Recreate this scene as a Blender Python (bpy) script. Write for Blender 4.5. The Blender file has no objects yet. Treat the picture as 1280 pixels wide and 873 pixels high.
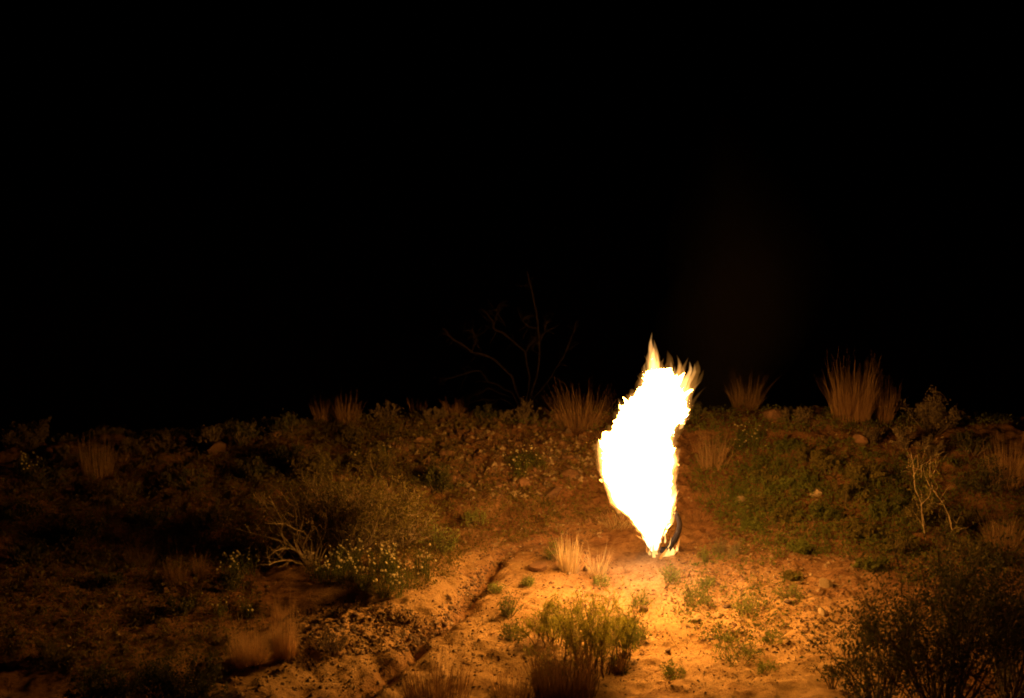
import bpy, math, random
import numpy as np
from mathutils import Vector, Matrix

rad = math.radians
SC = bpy.context.scene
COL = SC.collection

# ------------------------------------------------------------------ camera
F = 2392.0                       # focal length in photo pixels (1280 wide)
PITCH = rad(11.8)
CAM = np.array([-2.01, -24.73, 8.03])
cam_d = bpy.data.cameras.new('camera')
cam_d.sensor_width = 36.0
cam_d.lens = 36.0 * F / 1280.0
cam_d.clip_start = 0.5
cam_d.clip_end = 9000.0
cam_d.dof.use_dof = True
cam_d.dof.focus_distance = 25.5
cam_d.dof.aperture_fstop = 1.1
cam = bpy.data.objects.new('camera', cam_d)
COL.objects.link(cam)
cam.location = CAM
cam.rotation_euler = (math.pi / 2 - PITCH, 0, 0)
SC.camera = cam

# ------------------------------------------------------------------ night sky
w = bpy.data.worlds.new('World')
SC.world = w
w.use_nodes = True
nt = w.node_tree
bg = nt.nodes['Background']
sky = nt.nodes.new('ShaderNodeTexSky')
sky.sky_type = 'NISHITA'
sky.sun_disc = False
sky.sun_elevation = rad(-9.0)
sky.sun_rotation = rad(200.0)
nt.links.new(sky.outputs[0], bg.inputs['Color'])
bg.inputs['Strength'].default_value = 0.02

SC.view_settings.view_transform = 'Standard'
SC.view_settings.look = 'None'
SC.view_settings.exposure = 0.0
SC.view_settings.gamma = 1.0
SC.cycles.use_denoising = True
SC.cycles.filter_width = 1.9
SC.cycles.max_bounces = 6
SC.cycles.diffuse_bounces = 2
SC.cycles.volume_bounces = 0
SC.cycles.transparent_max_bounces = 48
SC.cycles.sample_clamp_indirect = 4.0
SC.cycles.caustics_reflective = False
SC.cycles.caustics_refractive = False

FIRE_POWER = 92.0
FIRE_TINT = (1.0, 0.40, 0.055)

# ------------------------------------------------------------------ noise
def _hash(ix, iy, seed):
    h = (ix.astype(np.int64) * 374761393 + iy.astype(np.int64) * 668265263 + seed * 974634777) & 0xffffffff
    h = ((h ^ (h >> 13)) * 1274126177) & 0xffffffff
    return ((h ^ (h >> 16)) & 0xffff) / 65535.0

def vnoise(x, y, seed=0):
    ix, iy = np.floor(x), np.floor(y)
    fx, fy = x - ix, y - iy
    fx = fx * fx * fx * (fx * (fx * 6 - 15) + 10)
    fy = fy * fy * fy * (fy * (fy * 6 - 15) + 10)
    a, b = _hash(ix, iy, seed), _hash(ix + 1, iy, seed)
    c, d = _hash(ix, iy + 1, seed), _hash(ix + 1, iy + 1, seed)
    return (a + (b - a) * fx + (c - a) * fy + (a - b - c + d) * fx * fy) * 2 - 1

def fbm(x, y, seed=0, octs=4, gain=0.5):
    s, a, n = 0.0, 1.0, 0.0
    for o in range(octs):
        s = s + a * vnoise(x * 2.03 ** o + 17.3 * o, y * 2.03 ** o - 9.1 * o, seed + o)
        n += a
        a *= gain
    return s / n

def smooth(e0, e1, x):
    t = np.clip((x - e0) / (e1 - e0), 0, 1)
    return t * t * (3 - 2 * t)

def seg_dist(x, y, pts):
    """distance to a polyline and the signed side (+ = left of its direction)"""
    best = np.full(np.shape(x), 1e9)
    side = np.zeros(np.shape(x))
    for (ax, ay), (bx, by) in zip(pts[:-1], pts[1:]):
        dx, dy = bx - ax, by - ay
        t = np.clip(((x - ax) * dx + (y - ay) * dy) / (dx * dx + dy * dy), 0, 1)
        qx, qy = x - ax - t * dx, y - ay - t * dy
        d = np.hypot(qx, qy)
        s = np.sign(dx * (y - ay) - dy * (x - ax))
        m = d < best
        best = np.where(m, d, best)
        side = np.where(m, s, side)
    return best, side

# ------------------------------------------------------------------ pixel rays (photo pixels -> rays; used to survey where things stand)
FWD = np.array([0, math.cos(PITCH), -math.sin(PITCH)])
UP = np.array([0, math.sin(PITCH), math.cos(PITCH)])
RIGHT = np.array([1.0, 0, 0])

def ray(px, py):
    return RIGHT * (px - 640) / F + FWD + UP * (436.5 - py) / F

def flat_xy(px, py, z=0.0):
    d = ray(px, py)
    t = (z - CAM[2]) / d[2]
    return (CAM[0] + d[0] * t, CAM[1] + d[1] * t)

GULLY = [flat_xy(*p) for p in ((668, 655), (632, 690), (598, 722), (582, 748), (560, 772), (528, 797), (500, 822), (440, 860), (330, 960))]
BANK = [flat_xy(*p) for p in ((250, 752), (330, 757), (385, 752), (430, 746), (470, 752), (492, 756))]

# ------------------------------------------------------------------ terrain
def height(x, y):
    yc = 4.9 + 0.5 * vnoise(x / 3.1, x * 0 + 0.5, 5) + 0.3 * vnoise(x / 0.9, x * 0 + 3.5, 6)
    zc = 0.70 + 0.045 * np.clip(x, -12, 0) + 0.012 * np.clip(x, 0, 12) + 0.07 * vnoise(x / 2.2, x * 0 + 7.5, 8)
    up = zc * (0.55 * smooth(0.05, 1.0, y / yc) + 0.45 * smooth(0.1, 0.9, y / yc))
    z = np.where(y < 0, 0.03 * y, up)
    over = np.maximum(y - yc, 0)
    z = z - 0.62 * over * smooth(0, 1.6, over)
    z = np.maximum(z, -9.0 + 0.0 * x)
    near = np.exp(-(x ** 2 + (y + 1.2) ** 2) / 5.0)
    fade = np.exp(-np.maximum(np.hypot(x, y) - 16, 0) / 30.0)
    z = z + fade * (0.16 * fbm(x / 2.6, y / 2.6, 11, 3) * (1 - 0.7 * near)
                    + (0.075 + 0.05 * smooth(0.3, 1.5, y)) * fbm(x / 0.62, y / 0.62, 21, 3) * (1 - 0.2 * near)
                    + (0.040 + 0.02 * smooth(0.2, 1.2, y)) * fbm(x / 0.19, y / 0.19, 31, 3))
    # a bank that climbs to the left of the gully, and the gully itself
    d, s = seg_dist(x + 0.16 * fbm(x / 0.5, y / 0.5, 43, 3), y + 0.16 * fbm(x / 0.5, y / 0.5, 45, 3), GULLY)
    wob = 0.07 * fbm(x / 0.3, y / 0.3, 41, 4)
    inx = smooth(-5.9, -5.0, y) * smooth(0.9, -0.2, y)
    rise = smooth(0.0, 0.16, d) * 0.09 + 0.17 * smooth(0.1, 0.9, d)
    z = z + inx * np.where(s < 0, rise, 0.03 * smooth(0.05, 0.3, d)) * np.exp(-np.maximum(d - 1.0, 0) / 0.9)
    z = z - inx * np.maximum(0.12 + 1.3 * wob, 0.0) * (1 - 0.35 * smooth(-3.0, -4.2, y)) * np.exp(-((d + 0.5 * wob) / 0.12) ** 2)
    z = z + inx * np.exp(-(d / 0.30) ** 2) * 0.055 * fbm(x / 0.13, y / 0.13, 47, 2)
    # crumbling bank under the flowers: ground drops toward the camera
    d, s = seg_dist(x, y, BANK)
    w2 = 0.10 * fbm(x / 0.35, y / 0.35, 51, 3)
    sd = d * s + w2
    bx = smooth(-6.4, -5.2, x) * smooth(-3.3, -4.2, x)
    z = z - bx * 0.13 * smooth(0.05, -0.30, sd) * np.exp(-np.maximum(-sd - 0.35, 0) / 1.0)
    # loose, lumpy rubble texture
    rub = rubble_mask(x, y)
    z = z + fade * rub * 0.075 * np.maximum(fbm(x / 0.13, y / 0.13, 61, 2), -0.25)
    return z

def blob(x, y, px, py, rx, ry):
    cx, cy = flat_xy(px, py)
    ex = rx / 92.0
    ey = ry / 92.0 / 0.31
    return np.exp(-(((x - cx) / ex) ** 2 + ((y - cy) / ey) ** 2))

def rubble_mask(x, y):
    m = blob(x, y, 620, 575, 120, 40) + blob(x, y, 440, 782, 75, 22) + 0.6 * blob(x, y, 980, 720, 120, 60) + 0.5 * blob(x, y, 150, 760, 170, 50)
    return np.clip(m, 0, 1)

def gully_mask(x, y):
    d, s = seg_dist(x + 0.16 * fbm(x / 0.5, y / 0.5, 43, 3), y + 0.16 * fbm(x / 0.5, y / 0.5, 45, 3), GULLY)
    return np.exp(-(d / 0.14) ** 2) * smooth(-5.9, -5.0, y)

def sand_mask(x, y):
    m = blob(x, y, 830, 790, 210, 85) + blob(x, y, 560, 770, 120, 75) + 1.25 * blob(x, y, 430, 838, 170, 48) + 0.55 * blob(x, y, 1000, 800, 120, 80)  # lower-left sand patch enlarged, its paler colour making up for weak firelight
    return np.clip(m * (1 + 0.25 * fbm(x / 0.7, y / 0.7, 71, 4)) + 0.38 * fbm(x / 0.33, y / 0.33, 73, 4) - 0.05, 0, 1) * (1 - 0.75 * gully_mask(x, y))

GX0, GX1, GY0, GY1, GS = -11.5, 8.5, -7.0, 8.0, 0.034
gx = np.arange(GX0, GX1, GS)
gy = np.arange(GY0, GY1, GS)

def widen(a):
    lo, hi, s = [], [], GS
    p = a[0]
    while p > -4000:
        s *= 1.22
        p -= s
        lo.append(p)
    s = GS
    p = a[-1]
    while p < 4000:
        s *= 1.22
        p += s
        hi.append(p)
    return np.concatenate([np.array(lo[::-1]), a, np.array(hi)])

AX, AY = widen(gx), widen(gy)
XX, YY = np.meshgrid(AX, AY)
ZZ = height(XX, YY)
i0 = int(np.searchsorted(AX, GX0)); j0 = int(np.searchsorted(AY, GY0))
HG = ZZ[j0:j0 + len(gy), i0:i0 + len(gx)]

def hz(x, y):
    """height of the built ground at x, y (bilinear on its own grid)"""
    x = np.atleast_1d(np.asarray(x, float)); y = np.atleast_1d(np.asarray(y, float))
    u = (x - gx[0]) / GS; v = (y - gy[0]) / GS
    inside = (u >= 0) & (v >= 0) & (u < len(gx) - 1.01) & (v < len(gy) - 1.01)
    uc = np.clip(u, 0, len(gx) - 1.01); vc = np.clip(v, 0, len(gy) - 1.01)
    iu, iv = uc.astype(int), vc.astype(int)
    fu, fv = uc - iu, vc - iv
    z = (HG[iv, iu] * (1 - fu) * (1 - fv) + HG[iv, iu + 1] * fu * (1 - fv) + HG[iv + 1, iu] * (1 - fu) * fv + HG[iv + 1, iu + 1] * fu * fv)
    if not inside.all():
        z = np.where(inside, z, height(x, y))
    return z

def ground(px, py):
    """where the line of sight of photo pixel (px, py) meets the ground; arrays in, (N,3) out"""
    px = np.atleast_1d(np.asarray(px, float)); py = np.atleast_1d(np.asarray(py, float))
    d = RIGHT[None] * ((px - 640) / F)[:, None] + FWD[None] + UP[None] * ((436.5 - py) / F)[:, None]
    hit = np.full(len(px), np.nan)
    near_t, near_g = np.full(len(px), 30.0), np.full(len(px), 1e9)
    prev = None
    for t in np.arange(17.0, 36.0, 0.12):
        p = CAM + d * t
        g = p[:, 2] - hz(p[:, 0], p[:, 1])
        if prev is not None:
            m = np.isnan(hit) & (g < 0)
            hit[m] = (t - 0.12 * (-g / np.maximum(prev - g, 1e-6)))[m]
        c = g < near_g
        near_t = np.where(c, t, near_t); near_g = np.where(c, g, near_g)
        prev = g
    hit = np.where(np.isnan(hit), near_t, hit)     # a sight line over the crest: the crest itself
    p = CAM + d * hit[:, None]
    p[:, 2] = hz(p[:, 0], p[:, 1])
    return p

def g1(px, py):
    return ground([px], [py])[0]

def mpp(p):
    """metres per photo pixel at point p"""
    return float(np.dot(np.asarray(p) - CAM, FWD)) / F

# ------------------------------------------------------------------ materials
def nodes_of(name):
    m = bpy.data.materials.new(name)
    m.use_nodes = True
    t = m.node_tree
    return m, t, t.nodes['Principled BSDF']

def N(t, kind, **kw):
    n = t.nodes.new(kind)
    for k, v in kw.items():
        if k in n.inputs:
            n.inputs[k].default_value = v
        else:
            setattr(n, k, v)
    return n

def ramp(t, fac, stops):
    r = t.nodes.new('ShaderNodeValToRGB')
    e = r.color_ramp.elements
    while len(e) < len(stops):
        e.new(0.5)
    for el, (p, c) in zip(e, stops):
        el.position = p
        el.color = (*c, 1)
    t.links.new(fac, r.inputs['Fac'])
    return r.outputs['Color']

def mixc(t, a, b, fac, mode='MIX'):
    m = t.nodes.new('ShaderNodeMix')
    m.data_type = 'RGBA'
    m.blend_type = mode
    for sock, v in ((m.inputs[0], fac), (m.inputs[6], a), (m.inputs[7], b)):
        if hasattr(v, 'is_output'):
            t.links.new(v, sock)
        elif isinstance(v, (int, float)):
            sock.default_value = v
        else:
            sock.default_value = (*v, 1)
    return m.outputs[2]

def ground_material():
    m, t, b = nodes_of('desert_soil')
    tc = N(t, 'ShaderNodeTexCoord')
    P = tc.outputs['Object']
    def noise(s, det=6, ro=0.6):
        n = N(t, 'ShaderNodeTexNoise', Scale=s, Detail=det, Roughness=ro)
        t.links.new(P, n.inputs['Vector'])
        return n.outputs['Fac']
    soil = N(t, 'ShaderNodeAttribute', attribute_name='soil')
    sep = N(t, 'ShaderNodeSeparateColor')
    t.links.new(soil.outputs['Color'], sep.inputs[0])
    n1, n2, n3 = noise(1.3), noise(9.0, 8, 0.7), noise(55.0, 4, 0.6)
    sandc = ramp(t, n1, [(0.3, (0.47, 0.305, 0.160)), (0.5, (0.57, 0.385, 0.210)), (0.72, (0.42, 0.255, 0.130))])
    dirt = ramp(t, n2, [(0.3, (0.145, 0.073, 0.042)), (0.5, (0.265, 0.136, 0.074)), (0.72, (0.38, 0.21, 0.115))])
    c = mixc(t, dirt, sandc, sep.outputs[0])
    # grit: dark and pale grains
    v = N(t, 'ShaderNodeTexVoronoi', Scale=42.0)
    t.links.new(P, v.inputs['Vector'])
    grain = ramp(t, v.outputs['Color'], [(0.15, (0.35, 0.30, 0.28)), (0.45, (0.95, 0.95, 0.95)), (0.9, (1.18, 1.12, 1.05))])
    amt = N(t, 'ShaderNodeMath', operation='MULTIPLY_ADD')
    t.links.new(sep.outputs[1], amt.inputs[0]); amt.inputs[1].default_value = 0.6; amt.inputs[2].default_value = 0.18
    c = mixc(t, c, grain, amt.outputs[0], 'MULTIPLY')
    patch = ramp(t, n2, [(0.34, (0.62, 0.55, 0.50)), (0.50, (1, 1, 1))])
    c = mixc(t, c, patch, 0.75, 'MULTIPLY')
    fine = ramp(t, n3, [(0.33, (0.72, 0.68, 0.64)), (0.56, (1.05, 1.05, 1.05))])
    c = mixc(t, c, fine, 0.8, 'MULTIPLY')
    t.links.new(c, b.inputs['Base Color'])
    b.inputs['Roughness'].default_value = 0.95
    b.inputs['Specular IOR Level'].default_value = 0.1
    bm = N(t, 'ShaderNodeBump', Strength=1.0, Distance=0.045)
    add = N(t, 'ShaderNodeMath', operation='MULTIPLY_ADD')
    t.links.new(n3, add.inputs[0]); add.inputs[1].default_value = 0.5
    t.links.new(n2, add.inputs[2])
    t.links.new(add.outputs[0], bm.inputs['Height'])
    t.links.new(bm.outputs[0], b.inputs['Normal'])
    return m

def plant_material(name, c1, c2, trans=0.3, scale=7.0, rough=0.75):
    m, t, b = nodes_of(name)
    tc = N(t, 'ShaderNodeTexCoord')
    n = N(t, 'ShaderNodeTexNoise', Scale=scale, Detail=4.0)
    t.links.new(tc.outputs['Object'], n.inputs['Vector'])
    oi = N(t, 'ShaderNodeObjectInfo')
    c = ramp(t, n.outputs['Fac'], [(0.32, c1), (0.68, c2)])
    hsv = N(t, 'ShaderNodeHueSaturation')
    mr = N(t, 'ShaderNodeMapRange')
    mr.inputs[3].default_value = 0.75; mr.inputs[4].default_value = 1.2
    t.links.new(oi.outputs['Random'], mr.inputs[0])
    t.links.new(mr.outputs[0], hsv.inputs['Value'])
    t.links.new(c, hsv.inputs['Color'])
    t.links.new(hsv.outputs[0], b.inputs['Base Color'])
    b.inputs['Roughness'].default_value = rough
    b.inputs['Specular IOR Level'].default_value = 0.25
    if trans > 0:
        tr = N(t, 'ShaderNodeBsdfTranslucent')
        t.links.new(hsv.outputs[0], tr.inputs['Color'])
        mx = N(t, 'ShaderNodeMixShader')
        mx.inputs[0].default_value = trans
        t.links.new(b.outputs[0], mx.inputs[1]); t.links.new(tr.outputs[0], mx.inputs[2])
        t.links.new(mx.outputs[0], t.nodes['Material Output'].inputs['Surface'])
    return m

def stone_material(name, c1, c2):
    m, t, b = nodes_of(name)
    tc = N(t, 'ShaderNodeTexCoord')
    oi = N(t, 'ShaderNodeObjectInfo')
    n = N(t, 'ShaderNodeTexNoise', Scale=14.0, Detail=7.0, Roughness=0.7)
    t.links.new(tc.outputs['Object'], n.inputs['Vector'])
    c = ramp(t, n.outputs['Fac'], [(0.3, c1), (0.7, c2)])
    hsv = N(t, 'ShaderNodeHueSaturation')
    mr = N(t, 'ShaderNodeMapRange')
    mr.inputs[3].default_value = 0.6; mr.inputs[4].default_value = 1.3
    t.links.new(oi.outputs['Random'], mr.inputs[0]); t.links.new(mr.outputs[0], hsv.inputs['Value'])
    t.links.new(c, hsv.inputs['Color']); t.links.new(hsv.outputs[0], b.inputs['Base Color'])
    b.inputs['Roughness'].default_value = 0.9
    bm = N(t, 'ShaderNodeBump', Strength=0.6, Distance=0.01)
    t.links.new(n.outputs['Fac'], bm.inputs['Height']); t.links.new(bm.outputs[0], b.inputs['Normal'])
    return m

def flame_surface(name, tint, power, foot=1.0):
    """hot opaque flame; the streaks of hotter and cooler gas run up it"""
    m = bpy.data.materials.new(name)
    m.use_nodes = True
    t = m.node_tree
    t.nodes.remove(t.nodes['Principled BSDF'])
    e = N(t, 'ShaderNodeEmission')
    e.inputs['Color'].default_value = (*tint, 1)
    tc = N(t, 'ShaderNodeTexCoord')
    mp = N(t, 'ShaderNodeMapping')
    mp.inputs['Scale'].default_value = (9, 9, 3)
    n = N(t, 'ShaderNodeTexNoise', Scale=1.0, Detail=4.0)
    t.links.new(tc.outputs['Object'], mp.inputs[0]); t.links.new(mp.outputs[0], n.inputs['Vector'])
    mr = N(t, 'ShaderNodeMapRange')
    mr.inputs[1].default_value = 0.3; mr.inputs[2].default_value = 0.7
    mr.inputs[3].default_value = 0.55 * power; mr.inputs[4].default_value = 1.35 * power
    t.links.new(n.outputs['Fac'], mr.inputs[0])
    sx = N(t, 'ShaderNodeSeparateXYZ')
    t.links.new(tc.outputs['Object'], sx.inputs[0])
    up = N(t, 'ShaderNodeMapRange')                 # fresh gas at the foot burns cooler than the body
    up.interpolation_type = 'SMOOTHSTEP'
    up.inputs[1].default_value = 0.2; up.inputs[2].default_value = 2.0
    up.inputs[3].default_value = foot; up.inputs[4].default_value = 1.0
    if foot < 1:                                    # ... and whiter, where gas and air are premixed
        cm = N(t, 'ShaderNodeMapRange')
        cm.inputs[1].default_value = 0.25; cm.inputs[2].default_value = 1.1
        t.links.new(sx.outputs[2], cm.inputs[0])
        t.links.new(mixc(t, (1.0, 0.68, 0.36), tint, cm.outputs[0]), e.inputs['Color'])
    t.links.new(sx.outputs[2], up.inputs[0])
    mu = N(t, 'ShaderNodeMath', operation='MULTIPLY')
    t.links.new(mr.outputs[0], mu.inputs[0]); t.links.new(up.outputs[0], mu.inputs[1])
    t.links.new(mu.outputs[0], e.inputs['Strength'])
    t.links.new(e.outputs[0], t.nodes['Material Output'].inputs['Surface'])
    m.cycles.emission_sampling = 'FRONT'
    return m

def flame_gas(name, tint, power):
    m = bpy.data.materials.new(name)
    m.use_nodes = True
    t = m.node_tree
    t.nodes.remove(t.nodes['Principled BSDF'])
    e = N(t, 'ShaderNodeEmission')
    e.inputs['Color'].default_value = (*tint, 1)
    e.inputs['Strength'].default_value = power
    t.links.new(e.outputs[0], t.nodes['Material Output'].inputs['Volume'])
    return m

M_GROUND = ground_material()
M_STRAW = plant_material('dry_straw', (0.34, 0.195, 0.10), (0.52, 0.32, 0.17), 0.35)
M_STRAW_ORANGE = plant_material('orange_straw', (0.50, 0.32, 0.17), (0.70, 0.47, 0.27), 0.4)
M_STRAW_BACKLIT = plant_material('backlit_brown_straw', (0.16, 0.085, 0.042), (0.34, 0.19, 0.095), 0.3)  # straw darkened in its colour so the clumps read as backlit silhouettes
M_STRAW_PALE = plant_material('pale_straw', (0.60, 0.47, 0.28), (0.78, 0.64, 0.42), 0.4)
M_STRAW_DARK = plant_material('weathered_straw', (0.24, 0.15, 0.08), (0.44, 0.27, 0.145), 0.45)
M_LEAF_OLIVE = plant_material('olive_leaf', (0.14, 0.125, 0.032), (0.27, 0.22, 0.065), 0.4)
M_LEAF_GREEN = plant_material('green_leaf', (0.12, 0.15, 0.03), (0.25, 0.28, 0.07), 0.45)
M_LEAF_SPRING = plant_material('spring_green_leaf', (0.22, 0.23, 0.04), (0.40, 0.38, 0.08), 0.6)
M_LEAF_PALE = plant_material('pale_green_leaf', (0.19, 0.235, 0.06), (0.34, 0.38, 0.12), 0.35)
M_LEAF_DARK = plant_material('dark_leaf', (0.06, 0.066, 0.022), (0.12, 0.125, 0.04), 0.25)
M_LEAF_GREY = plant_material('grey_brown_leaf', (0.15, 0.115, 0.07), (0.26, 0.20, 0.12), 0.25)
M_LEAF_GREYGREEN = plant_material('grey_green_leaf', (0.19, 0.18, 0.09), (0.33, 0.30, 0.16), 0.35)
M_BARK = plant_material('grey_bark', (0.22, 0.165, 0.115), (0.42, 0.33, 0.24), 0.0, 20.0)
M_BARK_DARK = plant_material('dark_bark', (0.10, 0.07, 0.05), (0.19, 0.14, 0.095), 0.0, 20.0)
M_BARK_PALE = plant_material('bleached_bark', (0.36, 0.27, 0.18), (0.54, 0.42, 0.29), 0.0, 20.0)
M_PETAL = plant_material('white_petal', (0.62, 0.54, 0.36), (0.80, 0.72, 0.50), 0.3)
M_STONE_RED = stone_material('red_brown_stone', (0.13, 0.068, 0.042), (0.27, 0.148, 0.09))
M_STONE_DARK = stone_material('dark_stone', (0.09, 0.06, 0.045), (0.22, 0.145, 0.10))
M_STONE_PALE = stone_material('pale_stone', (0.34, 0.25, 0.17), (0.55, 0.42, 0.29))
M_NEAR_BLACK = stone_material('near_black', (0.012, 0.009, 0.013), (0.03, 0.022, 0.03))

# ------------------------------------------------------------------ mesh helpers
class Geo:
    def __init__(self):
        self.v, self.f, self.n = [], [], 0
    def add(self, verts, faces):
        verts = np.asarray(verts, float)
        self.v.append(verts)
        self.f.extend([tuple(int(i) + self.n for i in f) for f in faces])
        self.n += len(verts)
    def add_quads(self, V):
        """V: (N,4,3)"""
        n = len(V)
        self.v.append(V.reshape(-1, 3))
        idx = np.arange(n * 4).reshape(n, 4) + self.n
        self.f.extend(map(tuple, idx.tolist()))
        self.n += n * 4
    def mesh(self, name, mat, smooth_=False):
        me = bpy.data.meshes.new(name)
        me.from_pydata(np.concatenate(self.v).tolist() if self.v else [], [], self.f)
        me.materials.append(mat)
        if smooth_:
            me.polygons.foreach_set('use_smooth', [True] * len(me.polygons))
        me.update()
        return me

def link(name, me, parent=None, loc=None):
    o = bpy.data.objects.new(name, me)
    COL.objects.link(o)
    if parent is not None:
        o.parent = parent
    if loc is not None:
        o.location = loc
    return o

def tag(o, label, cat, group=None, kind=None):
    o['label'] = label
    o['category'] = cat
    if group:
        o['group'] = group
    if kind:
        o['kind'] = kind
    return o

def thing(name, loc, label, cat, group=None):
    o = bpy.data.objects.new(name, None)
    COL.objects.link(o)
    o.empty_display_size = 0.2
    o.location = loc
    return tag(o, label, cat, group)

def tube(geo, pts, r0, r1, sides=4):
    pts = np.asarray(pts, float)
    n = len(pts)
    tan = np.gradient(pts, axis=0)
    tan /= np.linalg.norm(tan, axis=1)[:, None] + 1e-9
    ref = np.array([0.31, 0.87, 0.2])
    a = np.cross(tan, ref); a /= np.linalg.norm(a, axis=1)[:, None] + 1e-9
    b = np.cross(tan, a)
    ang = np.arange(sides) * 2 * math.pi / sides
    rr = np.linspace(r0, r1, n)[:, None, None]
    V = pts[:, None, :] + rr * (np.cos(ang)[None, :, None] * a[:, None, :] + np.sin(ang)[None, :, None] * b[:, None, :])
    faces = []
    for i in range(n - 1):
        for k in range(sides):
            k2 = (k + 1) % sides
            faces.append((i * sides + k, i * sides + k2, (i + 1) * sides + k2, (i + 1) * sides + k))
    faces.append(tuple(range(sides - 1, -1, -1)))
    faces.append(tuple((n - 1) * sides + k for k in range(sides)))
    geo.add(V.reshape(-1, 3), faces)

def leaves(geo, C, size, rng, aspect=0.5, updir=0.0, jitter=0.35):
    """little pointed leaves centred on C (N,3)"""
    n = len(C)
    if n == 0:
        return
    d = rng.normal(size=(n, 3)); d[:, 2] += updir
    d /= np.linalg.norm(d, axis=1)[:, None]
    e = rng.normal(size=(n, 3)); e -= (e * d).sum(1)[:, None] * d
    e /= np.linalg.norm(e, axis=1)[:, None]
    nrm = np.cross(d, e)
    s = size * (1 + jitter * rng.normal(size=n)).clip(0.4, 2)[:, None]
    V = np.stack([C - d * s * 0.5, C + e * s * aspect * 0.5 + nrm * s * 0.10, C + d * s * 0.5, C - e * s * aspect * 0.5 + nrm * s * 0.10], 1)
    geo.add_quads(V)

def blades(geo, n, rng, base_r, h, fan, width, curve=0.5, lean=(0, 0), hvar=0.35, segs=3):
    """n tapered grass blades rising from a disc and arching outwards"""
    az = rng.uniform(0, 2 * math.pi, n)
    rr = base_r * np.sqrt(rng.uniform(0, 1, n))
    bx, by = np.cos(az) * rr, np.sin(az) * rr
    az2 = az + rng.normal(0, 0.6, n)
    tilt = fan * (0.25 + 0.75 * rng.uniform(0, 1, n)) * (0.35 + 0.65 * rr / base_r)
    L = h * (1 - hvar * rng.uniform(0, 1, n) ** 0.8)
    pts = []
    p = np.stack([bx, by, np.full(n, -0.02)], 1)
    cv = curve * (1 + 1.3 * rng.normal(size=n))
    snap = np.where(rng.uniform(0, 1, n) < 0.13, rng.uniform(0.7, 1.9, n), 0.0)     # broken blades hang over
    for k in range(segs + 1):
        pts.append(p.copy())
        tl = tilt + cv * tilt * k / segs + rng.normal(0, 0.09, n) + (snap if k >= segs - 1 else 0)
        dirv = np.stack([np.cos(az2) * np.sin(tl) + lean[0] * k / segs, np.sin(az2) * np.sin(tl) + lean[1] * k / segs, np.cos(tl)], 1)
        p = p + dirv * (L / segs)[:, None]
    side = rng.normal(size=(n, 3)); side[:, 2] *= 0.1
    side /= np.linalg.norm(side, axis=1)[:, None]
    for k in range(segs):
        w0 = width * (1 - k / segs) + 0.0008
        w1 = width * (1 - (k + 1) / segs) + 0.0008
        geo.add_quads(np.stack([pts[k] - side * w0 / 2, pts[k] + side * w0 / 2, pts[k + 1] + side * w1 / 2, pts[k + 1] - side * w1 / 2], 1))
    return pts[-1]

def wander(p, d, L, rng, n=5, wob=0.18, lift=0.0):
    pts = [np.array(p, float)]
    d = np.array(d, float); d /= np.linalg.norm(d)
    for _ in range(n):
        d = d + rng.normal(0, wob, 3) + np.array([0, 0, lift])
        d /= np.linalg.norm(d)
        pts.append(pts[-1] + d * L / n)
    return np.array(pts)

# ------------------------------------------------------------------ plants
def dry_grass(px, py, hpx, wpx, label, seed, mat=None, n=170, fan=0.45, group='clumps of dry grass', lean=(0, 0), curve=0.5, stalks=0.3, width=0.007):
    rng = np.random.default_rng(seed)
    p = g1(px, py)
    s = mpp(p)
    h, wd = hpx * s * 1.05, wpx * s
    r = thing('dry_grass_clump', p, label, 'dry grass', group)
    g = Geo()
    blades(g, int(n * 2.0), rng, wd * 0.36, h * 0.80, fan * 1.35, width * 0.68, curve, lean, 0.85, 4)
    o = link('blades', g.mesh('blades', mat or M_STRAW), r); o['kind'] = 'stuff'
    g = Geo()
    tips = blades(g, int(n * stalks) + 3, rng, wd * 0.34, h * 1.06, fan * 1.05, width * 0.66, curve * 0.7, lean, 0.5, 5)
    o = link('stalks', g.mesh('stalks', mat or M_STRAW), r); o['kind'] = 'stuff'
    return r

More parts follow.
